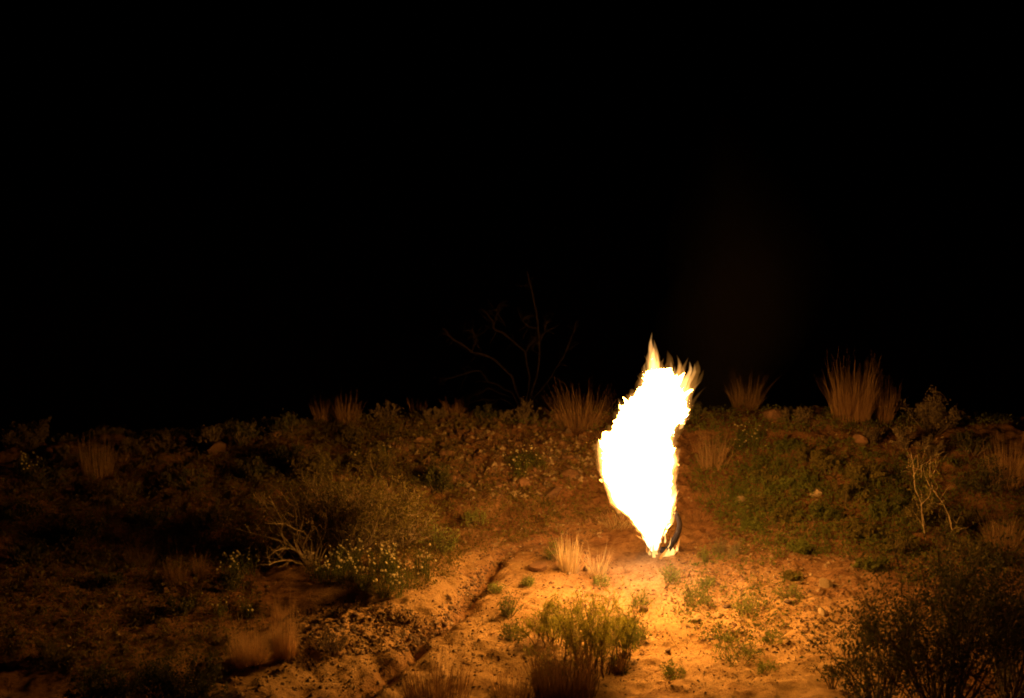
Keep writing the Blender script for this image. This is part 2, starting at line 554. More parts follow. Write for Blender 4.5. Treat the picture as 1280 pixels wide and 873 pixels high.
def shrub(px, py, hpx, wpx, label, seed, leaf=None, bark=None, stems=14, twigs=7, per=14, lsize=0.032, name='desert_shrub', cat='shrub', group='desert shrubs', up=0.6, bare=0.0, bare_stems=0, z=0.0, lean=(0, 0), r0=0.011, wob=0.16, aspect=0.5, lup=0.3, spread=0.12):
    rng = np.random.default_rng(seed)
    p = g1(px, py)
    s = mpp(p)
    h, hw = hpx * s, wpx * s * 0.5
    r = thing(name, p, label, cat, group)
    gb, gl = Geo(), Geo()
    C = []
    for i in range(stems):
        az = rng.uniform(0, 2 * math.pi)
        q = math.sqrt(rng.uniform(0.02, 1))
        end = np.array([math.cos(az) * hw * q + lean[0] * h, math.sin(az) * hw * q * 0.9 + lean[1] * h, h * (up + (1 - up) * math.sqrt(max(0, 1 - q * q))) * rng.uniform(0.75, 1.05)])
        st = np.array([math.cos(az), math.sin(az), 0]) * hw * spread * rng.uniform(0, 1)
        d = end - st
        L = np.linalg.norm(d)
        pts = wander(st - np.array([0, 0, 0.03]), d + np.array([0, 0, 0.1 * L]), L, rng, 6, wob)
        tube(gb, pts, r0 * rng.uniform(0.7, 1.2), r0 * 0.25, 4)
        isbare = i < bare_stems
        for k in range(twigs):
            t = rng.uniform(0.35, 1.0)
            j = min(int(t * 6), 5)
            b0 = pts[j] + (pts[j + 1] - pts[j]) * (t * 6 - j)
            dd = (pts[j + 1] - pts[j]) / (L / 6) + rng.normal(0, 0.7, 3)
            tl = L * rng.uniform(0.16, 0.34) * (1.2 - 0.5 * t)
            tp = wander(b0, dd, tl, rng, 3, 0.25, 0.05)
            tube(gb, tp, r0 * 0.35, r0 * 0.12, 3)
            if isbare or rng.uniform() < bare:
                continue
            m = rng.poisson(per)
            u = rng.uniform(0.1, 1.05, m)
            base = tp[0] + (tp[-1] - tp[0]) * u[:, None]
            C.append(base + rng.normal(0, 0.16 * tl + 0.01, (m, 3)))
    o = link('branches', gb.mesh('branches', bark or M_BARK_DARK), r)
    o['kind'] = 'stuff'
    if C:
        C = np.concatenate(C)
        C[:, 2] = np.maximum(C[:, 2], 0.0)
        leaves(gl, C, lsize, rng, aspect, lup)
        link('foliage', gl.mesh('foliage', leaf or M_LEAF_OLIVE), r)
    return r

def forb(px, py, hpx, wpx, label, seed, mat=None, n=120, lsize=0.03, group='small green plants', cat='plant'):
    """low leafy desert annual: short stems with narrow leaves in a loose dome"""
    rng = np.random.default_rng(seed)
    p = g1(px, py)
    s = mpp(p)
    h, hw = hpx * s, wpx * s * 0.5
    r = thing('small_green_plant', p, label, cat, group)
    gs, gl = Geo(), Geo()
    C = []
    k = max(7, n // 12)
    for i in range(k):
        az = rng.uniform(0, 6.283)
        q = math.sqrt(rng.uniform(0, 1))
        st = np.array([math.cos(az) * hw * q * 0.55, math.sin(az) * hw * q * 0.75, -0.01])
        en = np.array([math.cos(az) * hw * q, math.sin(az) * hw * q * 1.3, h * (1 - 0.45 * q * q) * rng.uniform(0.6, 1.1)])
        pts = wander(st, en - st, np.linalg.norm(en - st), rng, 3, 0.2)
        tube(gs, pts, 0.004, 0.0015, 3)
        m = 17
        u = rng.uniform(0.15, 1.05, m)
        C.append(st + (pts[-1] - st) * u[:, None] + rng.normal(0, 0.022, (m, 3)))
    C = np.concatenate(C); C[:, 2] = np.maximum(C[:, 2], 0.004)
    leaves(gl, C, lsize * 1.15, rng, 0.32, 0.7)
    o = link('stems', gs.mesh('stems', M_BARK_DARK), r); o['kind'] = 'stuff'
    link('foliage', gl.mesh('foliage', mat or M_LEAF_GREEN), r)
    return r

def flower_plant(px, py, hpx, wpx, label, group, seed, nf=10, mat=None):
    rng = np.random.default_rng(seed)
    p = g1(px, py)
    s = mpp(p)
    h, hw = hpx * s, wpx * s * 0.5
    r = thing('flowering_plant', p, label, 'wildflower', group)
    gs, gl, gf = Geo(), Geo(), Geo()
    C = []
    for i in range(nf + 5):
        az = rng.uniform(0, 6.283); q = math.sqrt(rng.uniform(0, 1))
        st = np.array([math.cos(az) * hw * q * 0.4, math.sin(az) * hw * q * 0.5, -0.01])
        en = np.array([math.cos(az) * hw * q, math.sin(az) * hw * q * 1.2, h * rng.uniform(0.6, 1.1)])
        pts = wander(st, en - st, np.linalg.norm(en - st), rng, 4, 0.12)
        tube(gs, pts, 0.004, 0.002, 3)
        m = 14
        u = rng.uniform(0.05, 0.85, m)
        C.append(st + (pts[-1] - st) * u[:, None] + rng.normal(0, 0.025, (m, 3)))
        if i < nf:
            # a daisy-like head: a ring of petals around a raised centre
            c = pts[-1]; R = rng.uniform(0.010, 0.023)
            nrm = np.array([rng.normal(0.3, 0.4), rng.normal(-0.5, 0.4), 0.8]); nrm /= np.linalg.norm(nrm)
            a = np.cross(nrm, [0.3, 0.9, 0.1]); a /= np.linalg.norm(a); b = np.cross(nrm, a)
            K = 10
            ang = np.arange(K) * 2 * math.pi / K
            rr = np.where(np.arange(K) % 2, R, R * 0.72)
            ring = c + rr[:, None] * (np.cos(ang)[:, None] * a + np.sin(ang)[:, None] * b) - nrm * R * 0.15
            gf.add(np.vstack([[c + nrm * R * 0.3], ring, [c - nrm * R * 0.35]]),
                   [(0, 1 + k, 1 + (k + 1) % K) for k in range(K)] + [(K + 1, 1 + (k + 1) % K, 1 + k) for k in range(K)])
    C = np.concatenate(C); C[:, 2] = np.maximum(C[:, 2], 0.004)
    leaves(gl, C, 0.032, rng, 0.3, 0.6)
    o = link('stems', gs.mesh('stems', M_LEAF_DARK), r); o['kind'] = 'stuff'
    link('foliage', gl.mesh('foliage', mat or M_LEAF_GREEN), r)
    o = link('flower_heads', gf.mesh('flower_heads', M_PETAL), r); o['kind'] = 'stuff'
    return r

# ------------------------------------------------------------------ build the ground
def build_ground():
    me = bpy.data.meshes.new('ground')
    ny, nx = XX.shape
    V = np.stack([XX, YY, ZZ], -1).reshape(-1, 3)
    idx = np.arange(nx * ny).reshape(ny, nx)
    Q = np.stack([idx[:-1, :-1], idx[:-1, 1:], idx[1:, 1:], idx[1:, :-1]], -1).reshape(-1, 4)
    me.vertices.add(len(V)); me.vertices.foreach_set('co', V.ravel())
    me.loops.add(Q.size); me.loops.foreach_set('vertex_index', Q.ravel())
    me.polygons.add(len(Q))
    me.polygons.foreach_set('loop_start', np.arange(0, Q.size, 4))
    me.update(calc_edges=True)
    me.polygons.foreach_set('use_smooth', np.ones(len(Q), bool))
    at = me.color_attributes.new('soil', 'FLOAT_COLOR', 'POINT')
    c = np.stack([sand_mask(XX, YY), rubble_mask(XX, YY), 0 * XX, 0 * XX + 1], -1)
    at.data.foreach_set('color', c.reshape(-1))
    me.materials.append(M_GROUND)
    o = link('ground', me)
    o['kind'] = 'structure'
    return o
build_ground()

# ------------------------------------------------------------------ the flame
# outline of the white-hot body: photo rows (py, left px, right px)
def uv(u, v):
    return 720 + u / 2.726, 400 + v / 2.726
LEFT = [uv(*p) for p in ((252, 172), (230, 192), (222, 215), (215, 245), (190, 265), (160, 300), (145, 340), (138, 375), (122, 405), (92, 415), (75, 432), (82, 460), (78, 500), (88, 550), (110, 590), (120, 630), (150, 655), (185, 680), (210, 715), (230, 740), (245, 775), (266, 806))]
RGT = [uv(*p) for p in ((258, 172), (300, 188), (325, 212), (350, 238), (376, 256), (368, 290), (388, 325), (364, 350), (340, 370), (328, 400), (334, 440), (349, 480), (340, 520), (334, 580), (336, 630), (326, 680), (310, 710), (294, 740), (286, 775), (272, 806))]
BASE = g1(826, 692)

def flame_y(z):
    t = np.clip(z / 1.5, 0, 1)
    return BASE[1] - 1.65 * (t * t * (3 - 2 * t)) - 0.12 * np.clip(z - 1.5, 0, 3)

def on_flame(px, py):
    """point on the leaning sheet through the middle of the flame"""
    d = ray(px, py)
    t0, t1 = 18.0, 30.0
    for _ in range(50):
        t = 0.5 * (t0 + t1)
        p = CAM + d * t
        if p[1] - flame_y(p[2] - BASE[2]) < 0:
            t0 = t
        else:
            t1 = t
    return CAM + d * t

def flame_hull(name, mat, parent, grow=0.0, rough=0.05, seed=1, rows=120, M=52, y0=463.2, y1=696.0, hf=(16, 30, 46)):
    ys = np.linspace(y0, y1, rows)
    lx = np.interp(ys, [p[1] for p in LEFT], [p[0] for p in LEFT])
    rx = np.interp(ys, [p[1] for p in RGT], [p[0] for p in RGT])
    V = np.zeros((rows, M, 3))
    ang = np.arange(M) * 2 * math.pi / M
    rng = np.random.default_rng(seed)
    for i, y in enumerate(ys):
        a, b = on_flame(lx[i], y), on_flame(rx[i], y)
        c = 0.5 * (a + b)
        hw = max(0.5 * np.linalg.norm(b - a), 0.01)
        hw2 = hw + grow * min(1.0, 0.3 + hw / 0.25)
        V[i] = c + np.stack([np.cos(ang) * hw2, np.sin(ang) * hw2 * 0.8, 0 * ang], 1)
    cen = V.mean(1, keepdims=True)
    out = V - cen
    on = out / (np.linalg.norm(out, axis=2, keepdims=True) + 1e-6)
    S = np.arange(rows)[:, None] / rows
    # licks: noise stretched along the rise of the gas, periodic round the hull
    ca, sa = np.cos(ang)[None, :] * np.ones((rows, 1)), np.sin(ang)[None, :] * np.ones((rows, 1))
    S2 = S * np.ones((1, M))
    def n3(fa, fs, sd):
        return fbm(ca * fa + 31 * sd + S2 * fs * 0.23, sa * fa + S2 * fs, seed * 13 + sd, 3, 0.6)
    disp = rough * (0.8 * n3(2.2, hf[0], 1) + 0.5 * n3(6.0, hf[2], 3))
    # licks that peel off upwards: abrupt at the tip, trailing away below it
    def saw(fa, fs, sd):
        ph = fs * S2 + 5.0 * fbm(ca * fa + 5 * sd, sa * fa + S2 * 3, seed * 17 + sd, 2) + 40
        return (1 - (ph - np.floor(ph))) ** 1.6 * (0.35 + 0.65 * np.abs(n3(fa, fs * 0.8, sd + 4)) * 1.8)
    gate = smooth(-0.15, 0.45, n3(1.8, 9, 15))
    gate2 = smooth(-0.05, 0.5, n3(3.1, 14, 18))
    lick = rough * (1.5 * gate * saw(2.2, hf[1] * 0.36, 5) + 0.9 * gate2 * saw(4.0, hf[1] * 0.8, 9))
    env = np.minimum(1.0, np.linalg.norm(out, axis=2) / 0.16)
    V = V + on * ((disp + lick - 0.5 * rough) * env)[:, :, None]
    V[:, :, 2] += env * (lick * 0.9 + rough * 0.4 * n3(3.0, hf[0], 7))
    verts = V.reshape(-1, 3)
    faces = []
    for i in range(rows - 1):
        for k in range(M):
            k2 = (k + 1) % M
            faces.append((i * M + k, (i + 1) * M + k, (i + 1) * M + k2, i * M + k2))
    n = len(verts)
    verts = np.vstack([verts, V[0].mean(0) + [0, 0, 0.02], V[-1].mean(0) - [0, 0, 0.01]])
    for k in range(M):
        k2 = (k + 1) % M
        faces.append((n, k, k2))
        faces.append((n + 1, (rows - 1) * M + k2, (rows - 1) * M + k))
    g = Geo(); g.add(verts - np.array(FL.location), faces)
    return link(name, g.mesh(name, mat, True), parent)

def tongue(name, mat, parent, pix, wpx, seed, off=0.0, flat=0.6, sides=10):
    """a lick of flame along a chain of photo points, wide below and pointed above"""
    rng = np.random.default_rng(seed)
    P = np.array([on_flame(*q) + np.array([0, off, 0]) for q in pix])
    t = np.linspace(0, 1, len(P)); tt = np.linspace(0, 1, 14)
    C = np.stack([np.interp(tt, t, P[:, k]) for k in range(3)], 1)
    C[1:-1] = 0.25 * C[:-2] + 0.5 * C[1:-1] + 0.25 * C[2:]
    rr = wpx * 0.5 / 92.0 * np.where(tt < 0.25, 0.7 + 1.2 * tt, np.clip((1 - tt) / 0.75, 0, 1) ** 0.85) * (1 + 0.06 * rng.normal(size=14))
    rr = np.maximum(rr, 0.002)
    ang = np.arange(sides) * 2 * math.pi / sides
    V = C[:, None, :] + rr[:, None, None] * np.stack([np.cos(ang), flat * np.sin(ang), 0.25 * np.cos(ang)], 1)[None]
    V += rng.normal(0, 0.05, V.shape) * rr[:, None, None]
    faces = []
    for i in range(13):
        for k in range(sides):
            k2 = (k + 1) % sides
            faces.append((i * sides + k, i * sides + k2, (i + 1) * sides + k2, (i + 1) * sides + k))
    faces.append(tuple(range(sides - 1, -1, -1)))
    faces.append(tuple(13 * sides + k for k in range(sides)))
    g = Geo(); g.add(V.reshape(-1, 3) - np.array(FL.location), faces)
    return link(name, g.mesh(name, mat, True), parent)

FL = thing('flame', BASE, 'tall white-hot flame with ragged orange edges burning on the sand', 'fire')
M_CORE = flame_surface('white_hot_flame', FIRE_TINT, FIRE_POWER, 0.045)
M_LICK = flame_surface('yellow_flame', (1.0, 0.50, 0.13), 2.0)
M_EMBER = flame_surface('orange_flame', (1.0, 0.33, 0.05), 1.3)
M_GAS1 = flame_gas('orange_flame_gas', (1.0, 0.38, 0.06), 2.2)
M_GAS2 = flame_gas('amber_flame_gas', (1.0, 0.40, 0.075), 7.5)
M_GAS3 = flame_gas('bright_flame_gas', (1.0, 0.44, 0.10), 15.0)
flame_hull('flame_core', M_CORE, FL, -0.03, 0.095, 1, 170, 60, hf=(16, 22, 44))
flame_hull('flame_envelope', M_GAS3, FL, -0.008, 0.085, 4, 150, 44, hf=(14, 20, 30))
flame_hull('flame_envelope', M_GAS2, FL, 0.012, 0.085, 2, 150, 44, hf=(12, 18, 26))
flame_hull('flame_envelope', M_GAS1, FL, 0.04, 0.10, 3, 150, 44, hf=(9, 14, 22))
trng = np.random.default_rng(77)
M_GAS4 = flame_gas('thin_flame_gas', (1.0, 0.46, 0.12), 34.0)
GASES = (M_GAS1, M_GAS2, M_GAS3, M_GAS4)
# the tall licks above the body: (foot, tip, width px, gas)
TIPS = [((818, 474), (815, 416), 8, 3), ((816, 474), (813, 424), 7, 3), ((820, 474), (817, 424), 9, 2), ((817, 474), (811, 436), 9, 2), ((822, 474), (820, 438), 6, 3), ((821, 474), (818, 432), 8, 3), ((814, 476), (805, 444), 8, 1), ((812, 478), (809, 452), 6, 2),
        ((828, 476), (823, 446), 7, 2), ((831, 478), (829, 456), 5, 3), ((835, 480), (838, 450), 8, 2), ((838, 482), (843, 456), 5, 3), ((842, 484), (848, 448), 8, 2), ((844, 488), (853, 458), 5, 3),
        ((847, 490), (862, 452), 9, 3), ((849, 494), (868, 453), 10, 2), ((851, 498), (866, 466), 5, 3), ((853, 502), (874, 470), 7, 1), ((856, 508), (871, 482), 6, 1), ((858, 516), (884, 484), 7, 0), ((846, 490), (856, 466), 14, 1),
        ((830, 478), (834, 438), 16, 0), ((818, 474), (812, 428), 20, 0), ((850, 496), (872, 450), 22, 0), ((840, 484), (848, 452), 18, 0), ((822, 474), (830, 450), 5, 2), ((824, 474), (820, 456), 5, 3), ((808, 480), (802, 458), 8, 1), ((800, 486), (796, 470), 7, 1), ((852, 500), (880, 462), 12, 0), ((856, 508), (878, 474), 9, 1), ((848, 492), (860, 446), 10, 1), ((844, 488), (846, 444), 9, 1), ((854, 506), (864, 470), 6, 3), ((836, 480), (830, 448), 8, 1), ((850, 498), (858, 460), 4, 3), ((842, 486), (851, 462), 4, 3), ((826, 476), (827, 452), 9, 1)]
for i, ((ax, ay), (bx, by), wpx, k) in enumerate(TIPS):
    bend = trng.uniform(-6, 6)
    pix = [(ax, ay + 8), (ax + (bx - ax) * 0.35 - bend * 0.6, ay + (by - ay) * 0.35), (ax + (bx - ax) * 0.7 - bend, ay + (by - ay) * 0.7), (bx, by)]
    tongue('flame_tongue', GASES[k], FL, pix, wpx, 200 + i, trng.uniform(-0.06, 0.06))
# ragged licks along both sides of the body
for i in range(44):
    y = trng.uniform(482, 650)
    right = i % 2
    side = RGT if right else LEFT
    x = np.interp(y, [p[1] for p in side], [p[0] for p in side])
    o = 1 if right else -1
    L = trng.uniform(8, 24)
    lean = o * trng.uniform(-1.0, 6.0) + 2
    tongue('flame_tongue', GASES[(0, 1, 2, 3, 1, 2)[i % 6]], FL, [(x - 6 * o, y + 8), (x - 1 * o, y - L * 0.3), (x + lean, y - L)], trng.uniform(4, 11), 300 + i, trng.uniform(-0.1, 0.1))
# small hot licks at the foot, around the dark gap
FOOT = [([(818, 697), (815, 688), (814, 678)], 8), ([(824, 697), (825, 690), (827, 684)], 8), ([(834, 695), (835, 689), (838, 682)], 16), ([(839, 693), (841, 689), (843, 684)], 13), ([(829, 696), (829, 691), (830, 686)], 14), ([(821, 697), (820, 692), (820, 686)], 13), ([(829, 692), (832, 690), (835, 687)], 7),
        ([(843, 688), (846, 680), (848, 672)], 5), ([(845, 685), (846, 682), (847, 679)], 5), ([(834, 682), (836, 678), (837, 673)], 4), ([(809, 690), (808, 688), (807, 684)], 4), ([(812, 691), (810, 688), (811, 682)], 5), ([(831, 677), (832, 672), (833, 667)], 4)]
for i, (pix, wpx) in enumerate(FOOT):
    dx, dy = trng.uniform(-3, 3), trng.uniform(-4, 2)
    pix = [pix[0], (pix[1][0] + dx * 0.3, pix[1][1]), (pix[2][0] + dx, pix[2][1] + dy)]
    tongue('flame_tongue', (M_LICK, M_EMBER)[i % 3 == 1], FL, pix, wpx * trng.uniform(0.4, 0.75), 400 + i, trng.uniform(-0.16, -0.02))

# a near-black, bent tube standing in the fire's foot
def bent_dark_piece():
    pix = [(832, 689), (838, 682), (844, 674), (848, 665), (850, 656), (848, 648), (844, 640)]
    foot = g1(835, 690)
    P = []
    for k, (x, y) in enumerate(pix):
        d = ray(x, y)
        t = (foot[1] - 0.05 * k - CAM[1]) / d[1]
        P.append(CAM + d * t)
    P = np.array(P)
    P[0][2] = hz(P[0][0], P[0][1])[0] - 0.03
    r = thing('dark_tube', P[0], 'dark curved piece standing at the right foot of the flame', 'debris')
    tt = np.linspace(0, 1, 22)
    C = np.stack([np.interp(tt, np.linspace(0, 1, len(P)), P[:, k]) for k in range(3)], 1)
    for _ in range(3):
        C[1:-1] = 0.25 * C[:-2] + 0.5 * C[1:-1] + 0.25 * C[2:]
    g = Geo()
    tube(g, C - P[0], 0.046, 0.032, 10)
    link('bent_tube', g.mesh('bent_tube', M_NEAR_BLACK, True), r)
    g = Geo()
    tube(g, np.array([C[0] - P[0] + [0, 0, 0.0], C[0] - P[0] + [0.005, 0, 0.07]]), 0.085, 0.08, 12)
    link('collar', g.mesh('collar', M_NEAR_BLACK, True), r)
    return r
bent_dark_piece()

# ------------------------------------------------------------------ dry grass
GR = dry_grass
GR(122, 592, 62, 52, 'dry grass clump at far left, standing against the black', 1001, M_STRAW_ORANGE, n=150, fan=0.22)
GR(150, 580, 26, 26, 'short dry grass beside the clump at far left', 1002, n=70, fan=0.4)
GR(435, 527, 42, 36, 'dry grass tuft on the crest above the large bush', 1003, n=150, fan=0.35)
GR(402, 512, 36, 22, 'thin faint grass tuft just left of another on the crest', 1004, n=60, fan=0.25)
GR(521, 518, 26, 22, 'smallest grass tuft on the crest, left of a pale fan-shaped one', 1005, n=70, fan=0.5)
GR(567, 520, 29, 28, 'small fan-shaped grass tuft on the crest below the bare tree', 1006, n=90, fan=0.6)
GR(724, 536, 66, 62, 'big fanned dry grass clump on the crest left of the flame', 1007, n=420, fan=0.85, lean=(-0.10, 0), curve=0.35)
GR(890, 584, 58, 46, 'dry grass clump close behind the right edge of the flame', 1008, M_STRAW_ORANGE, n=200, fan=0.38)
GR(932, 508, 50, 46, 'dim rounded grass clump on the crest right of the flame tip', 1009, n=190, fan=0.45, mat=M_STRAW_DARK)
GR(1064, 522, 84, 66, 'tallest dry grass clump on the crest at right', 1010, n=330, fan=0.3)
GR(1104, 528, 62, 30, 'narrow tall grass clump right beside the tallest one', 1011, n=130, fan=0.25)
GR(1258, 606, 76, 60, 'bushy upright grass clump at the right edge, upper one', 1012, M_STRAW_ORANGE, n=290, fan=0.4)
GR(1254, 684, 56, 62, 'reddish dry grass clump at the right edge, lower one', 1013, M_STRAW_ORANGE, n=260, fan=0.5)
GR(176, 704, 40, 48, 'dim low grass clump left of a pair on the dark slope', 1014, n=130, fan=0.45, mat=M_STRAW_DARK)
GR(221, 728, 48, 36, 'dim grass clump with thin stalks, middle of three on the dark slope', 1015, n=120, fan=0.5)
GR(251, 720, 38, 20, 'thin upright grass clump, right one of three on the dark slope', 1016, n=70, fan=0.3)
GR(312, 828, 62, 62, 'wide orange dry grass clump at lower left', 1017, M_STRAW_ORANGE, n=220, fan=0.28, width=0.008)
GR(357, 822, 92, 38, 'tall slim dry grass clump right of the wide orange one', 1018, M_STRAW_ORANGE, n=140, fan=0.16, width=0.008)
GR(711, 715, 60, 32, 'pale bright straw tuft left of the flame foot, fuller of two', 1019, M_STRAW_PALE, n=85, fan=0.30, width=0.021)
GR(746, 721, 54, 26, 'pale bright straw tuft of few stalks, nearest the flame foot', 1020, M_STRAW_PALE, n=34, fan=0.45, width=0.022)
GR(706, 870, 98, 104, 'large brown dry grass clump at the bottom under the green bush', 1021, M_STRAW_BACKLIT, n=430, fan=0.32, width=0.010)
GR(770, 840, 42, 34, 'small brown grass clump right of the large bottom one', 1022, M_STRAW_BACKLIT, n=150, fan=0.35)
GR(546, 876, 68, 110, 'wide sparse brown grass clump at the bottom, left of centre', 1023, M_STRAW_BACKLIT, n=230, fan=0.3, width=0.010)
GR(640, 872, 46, 70, 'greyish grass clump at the bottom between two brown ones', 1024, M_STRAW_DARK, n=200, fan=0.4, width=0.009)
GR(770, 655, 26, 60, 'flattened pale grass mat just left of the flame', 1025, M_STRAW_PALE, n=150, fan=1.25, curve=0.5)
GR(590, 676, 22, 50, 'low grey grass tuft on the slope left of the gully head', 1026, M_STRAW_DARK, n=150, fan=1.0)

GR(742, 646, 22, 60, 'low brown grass mat behind the pale mat, left of the flame', 1027, M_STRAW_DARK, n=130, fan=1.2)
GR(694, 664, 22, 48, 'low brown grass mat above the small green bush', 1028, M_STRAW, n=120, fan=1.1)
GR(872, 650, 24, 46, 'low dry grass mat just right of the dark curved piece', 1029, M_STRAW_DARK, n=120, fan=1.0)
GR(890, 622, 26, 50, 'low dry grass mat on the slope behind the flame right side', 1030, M_STRAW, n=120, fan=0.9)
GR(640, 640, 22, 60, 'low brown grass mat at the head of the gully', 1031, M_STRAW_DARK, n=130, fan=1.1)

# ------------------------------------------------------------------ shrubs
S = shrub
S(38, 562, 36, 70, 'rounded brown-green shrub on the crest at far left', 2001, M_LEAF_GREY, stems=22, per=16)
S(262, 562, 34, 36, 'small twiggy shrub beside a boulder on the left crest', 2002, M_LEAF_GREY, M_BARK, stems=14, per=5)
S(303, 556, 34, 56, 'open green shrub with pale tips on the left crest', 2003, M_LEAF_DARK, M_BARK, stems=16, per=8)
S(390, 705, 122, 160, 'bare grey branches of a half-dead bush, left part of the thicket', 2004, M_LEAF_OLIVE, M_BARK_PALE, stems=24, per=9, bare_stems=13, lean=(-0.15, 0), r0=0.0115, wob=0.3, up=0.2)
S(442, 694, 118, 160, 'largest olive bush in the thicket left of the flame', 2005, M_LEAF_OLIVE, M_BARK, stems=48, twigs=11, per=18, up=0.45, r0=0.013, bare_stems=3)
S(505, 684, 88, 110, 'olive bush with bare twigs on the right side of the thicket', 2006, M_LEAF_OLIVE, M_BARK, stems=32, twigs=10, per=16, up=0.45, bare_stems=4)
S(395, 604, 46, 80, 'dim olive bush behind the bare branches', 2007, M_LEAF_OLIVE, stems=26, per=16)
S(545, 614, 36, 52, 'dark green bush on the slope above the thicket', 2008, M_LEAF_DARK, stems=18, per=16)
S(470, 596, 40, 70, 'dim brown-olive bush high on the slope behind the thicket', 2009, M_LEAF_OLIVE, stems=16, per=11)
S(480, 690, 36, 66, 'low tangle of pale dead twigs at the right foot of the thicket', 2010, M_LEAF_GREY, M_BARK, stems=22, per=2, up=0.3, wob=0.3, bare=0.7, name='dead_shrub')
S(738, 836, 104, 110, 'bright green feathery bush on the sand below the flame', 2011, M_LEAF_SPRING, stems=46, twigs=9, per=13, up=0.5, lsize=0.045, aspect=0.22, lup=1.3, spread=0.75, r0=0.007)
S(686, 804, 62, 52, 'thin green bush left of the bright feathery one', 2012, M_LEAF_SPRING, stems=20, twigs=8, per=13, up=0.5, lsize=0.042, aspect=0.24, lup=1.2, spread=0.7, r0=0.007)
S(782, 822, 66, 40, 'narrow dark green bush right of the bright feathery one', 2013, M_LEAF_GREEN, stems=18, twigs=7, per=13, up=0.6, lsize=0.042, aspect=0.24, lup=1.2, spread=0.7, r0=0.007)
S(1165, 544, 60, 66, 'rounded dim brown shrub on the crest at right', 2014, M_LEAF_GREY, stems=24, per=14, up=0.4)
S(1132, 562, 34, 32, 'small tan shrub left of the rounded brown one', 2015, M_LEAF_GREY, M_BARK, stems=14, per=8)
S(1164, 572, 30, 36, 'small tan shrub below the rounded brown one', 2016, M_LEAF_GREY, stems=14, per=8)
S(1232, 616, 46, 62, 'dark shrub under the upper grass clump at the right edge', 2017, M_LEAF_DARK, stems=18, per=12)
S(1090, 556, 22, 40, 'low dry bush in front of the tall crest grass', 2018, M_LEAF_GREY, stems=14, per=8)
forb(415, 814, 30, 46, 'low grey bush casting a dark shadow on the sand', 2019, M_LEAF_GREY, n=420, cat='shrub')
forb(908, 694, 26, 44, 'low grey-green bush on the slope right of the flame foot', 2020, M_LEAF_GREYGREEN, n=360, cat='shrub')
forb(692, 698, 28, 34, 'small green bush left of the pale straw tufts', 2021, M_LEAF_GREEN, n=260, cat='shrub')
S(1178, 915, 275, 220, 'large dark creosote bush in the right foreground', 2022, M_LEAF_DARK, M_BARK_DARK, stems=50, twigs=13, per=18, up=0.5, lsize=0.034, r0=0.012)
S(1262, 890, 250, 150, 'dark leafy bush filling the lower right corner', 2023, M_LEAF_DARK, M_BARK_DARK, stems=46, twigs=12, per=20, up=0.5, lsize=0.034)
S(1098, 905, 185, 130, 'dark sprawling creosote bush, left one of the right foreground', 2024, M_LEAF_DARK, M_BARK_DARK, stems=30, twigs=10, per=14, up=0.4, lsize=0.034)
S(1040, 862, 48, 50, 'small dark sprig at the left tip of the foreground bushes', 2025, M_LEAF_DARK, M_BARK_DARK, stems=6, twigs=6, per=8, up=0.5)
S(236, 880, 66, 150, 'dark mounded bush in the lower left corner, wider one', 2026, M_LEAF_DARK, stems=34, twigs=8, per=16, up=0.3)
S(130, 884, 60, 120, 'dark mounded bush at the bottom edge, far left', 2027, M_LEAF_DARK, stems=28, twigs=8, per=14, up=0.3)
CREST = [(168, 566, 22, 50, 'dim brush on the crest right of the far left grass clump', 1), (212, 560, 26, 46, 'dim brush on the crest left of the boulders', 2), (356, 540, 26, 50, 'dim brush on the crest between the pale-tipped shrub and the grass tufts', 0), (484, 526, 30, 44, 'twiggy brush on the crest right of the two grass tufts', 2), (540, 524, 18, 36, 'low brush on the crest between the two smallest grass tufts', 1),
         (606, 526, 22, 50, 'low brush on the crest under the left limbs of the bare tree', 0), (652, 528, 28, 52, 'brush on the crest at the foot of the bare tree', 1), (782, 528, 34, 50, 'brush on the crest between the fanned grass and the flame', 0), (992, 528, 26, 52, 'brush on the crest left of the tallest grass clump', 1), (1215, 566, 34, 60, 'brush on the crest left of the bushy grass at the right edge', 0), (82, 572, 20, 46, 'low brush on the crest right of the rounded shrub at far left', 1), (866, 524, 26, 44, 'brush on the crest right behind the flame tip', 0)]
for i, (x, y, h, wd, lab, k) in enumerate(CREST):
    S(x, y, h, wd, lab, 2300 + i, (M_LEAF_DARK, M_LEAF_GREY, M_LEAF_GREY)[k], stems=16, twigs=6, per=(13, 10, 5)[k], lsize=0.03, up=0.35, spread=0.4, group='brush along the crest')
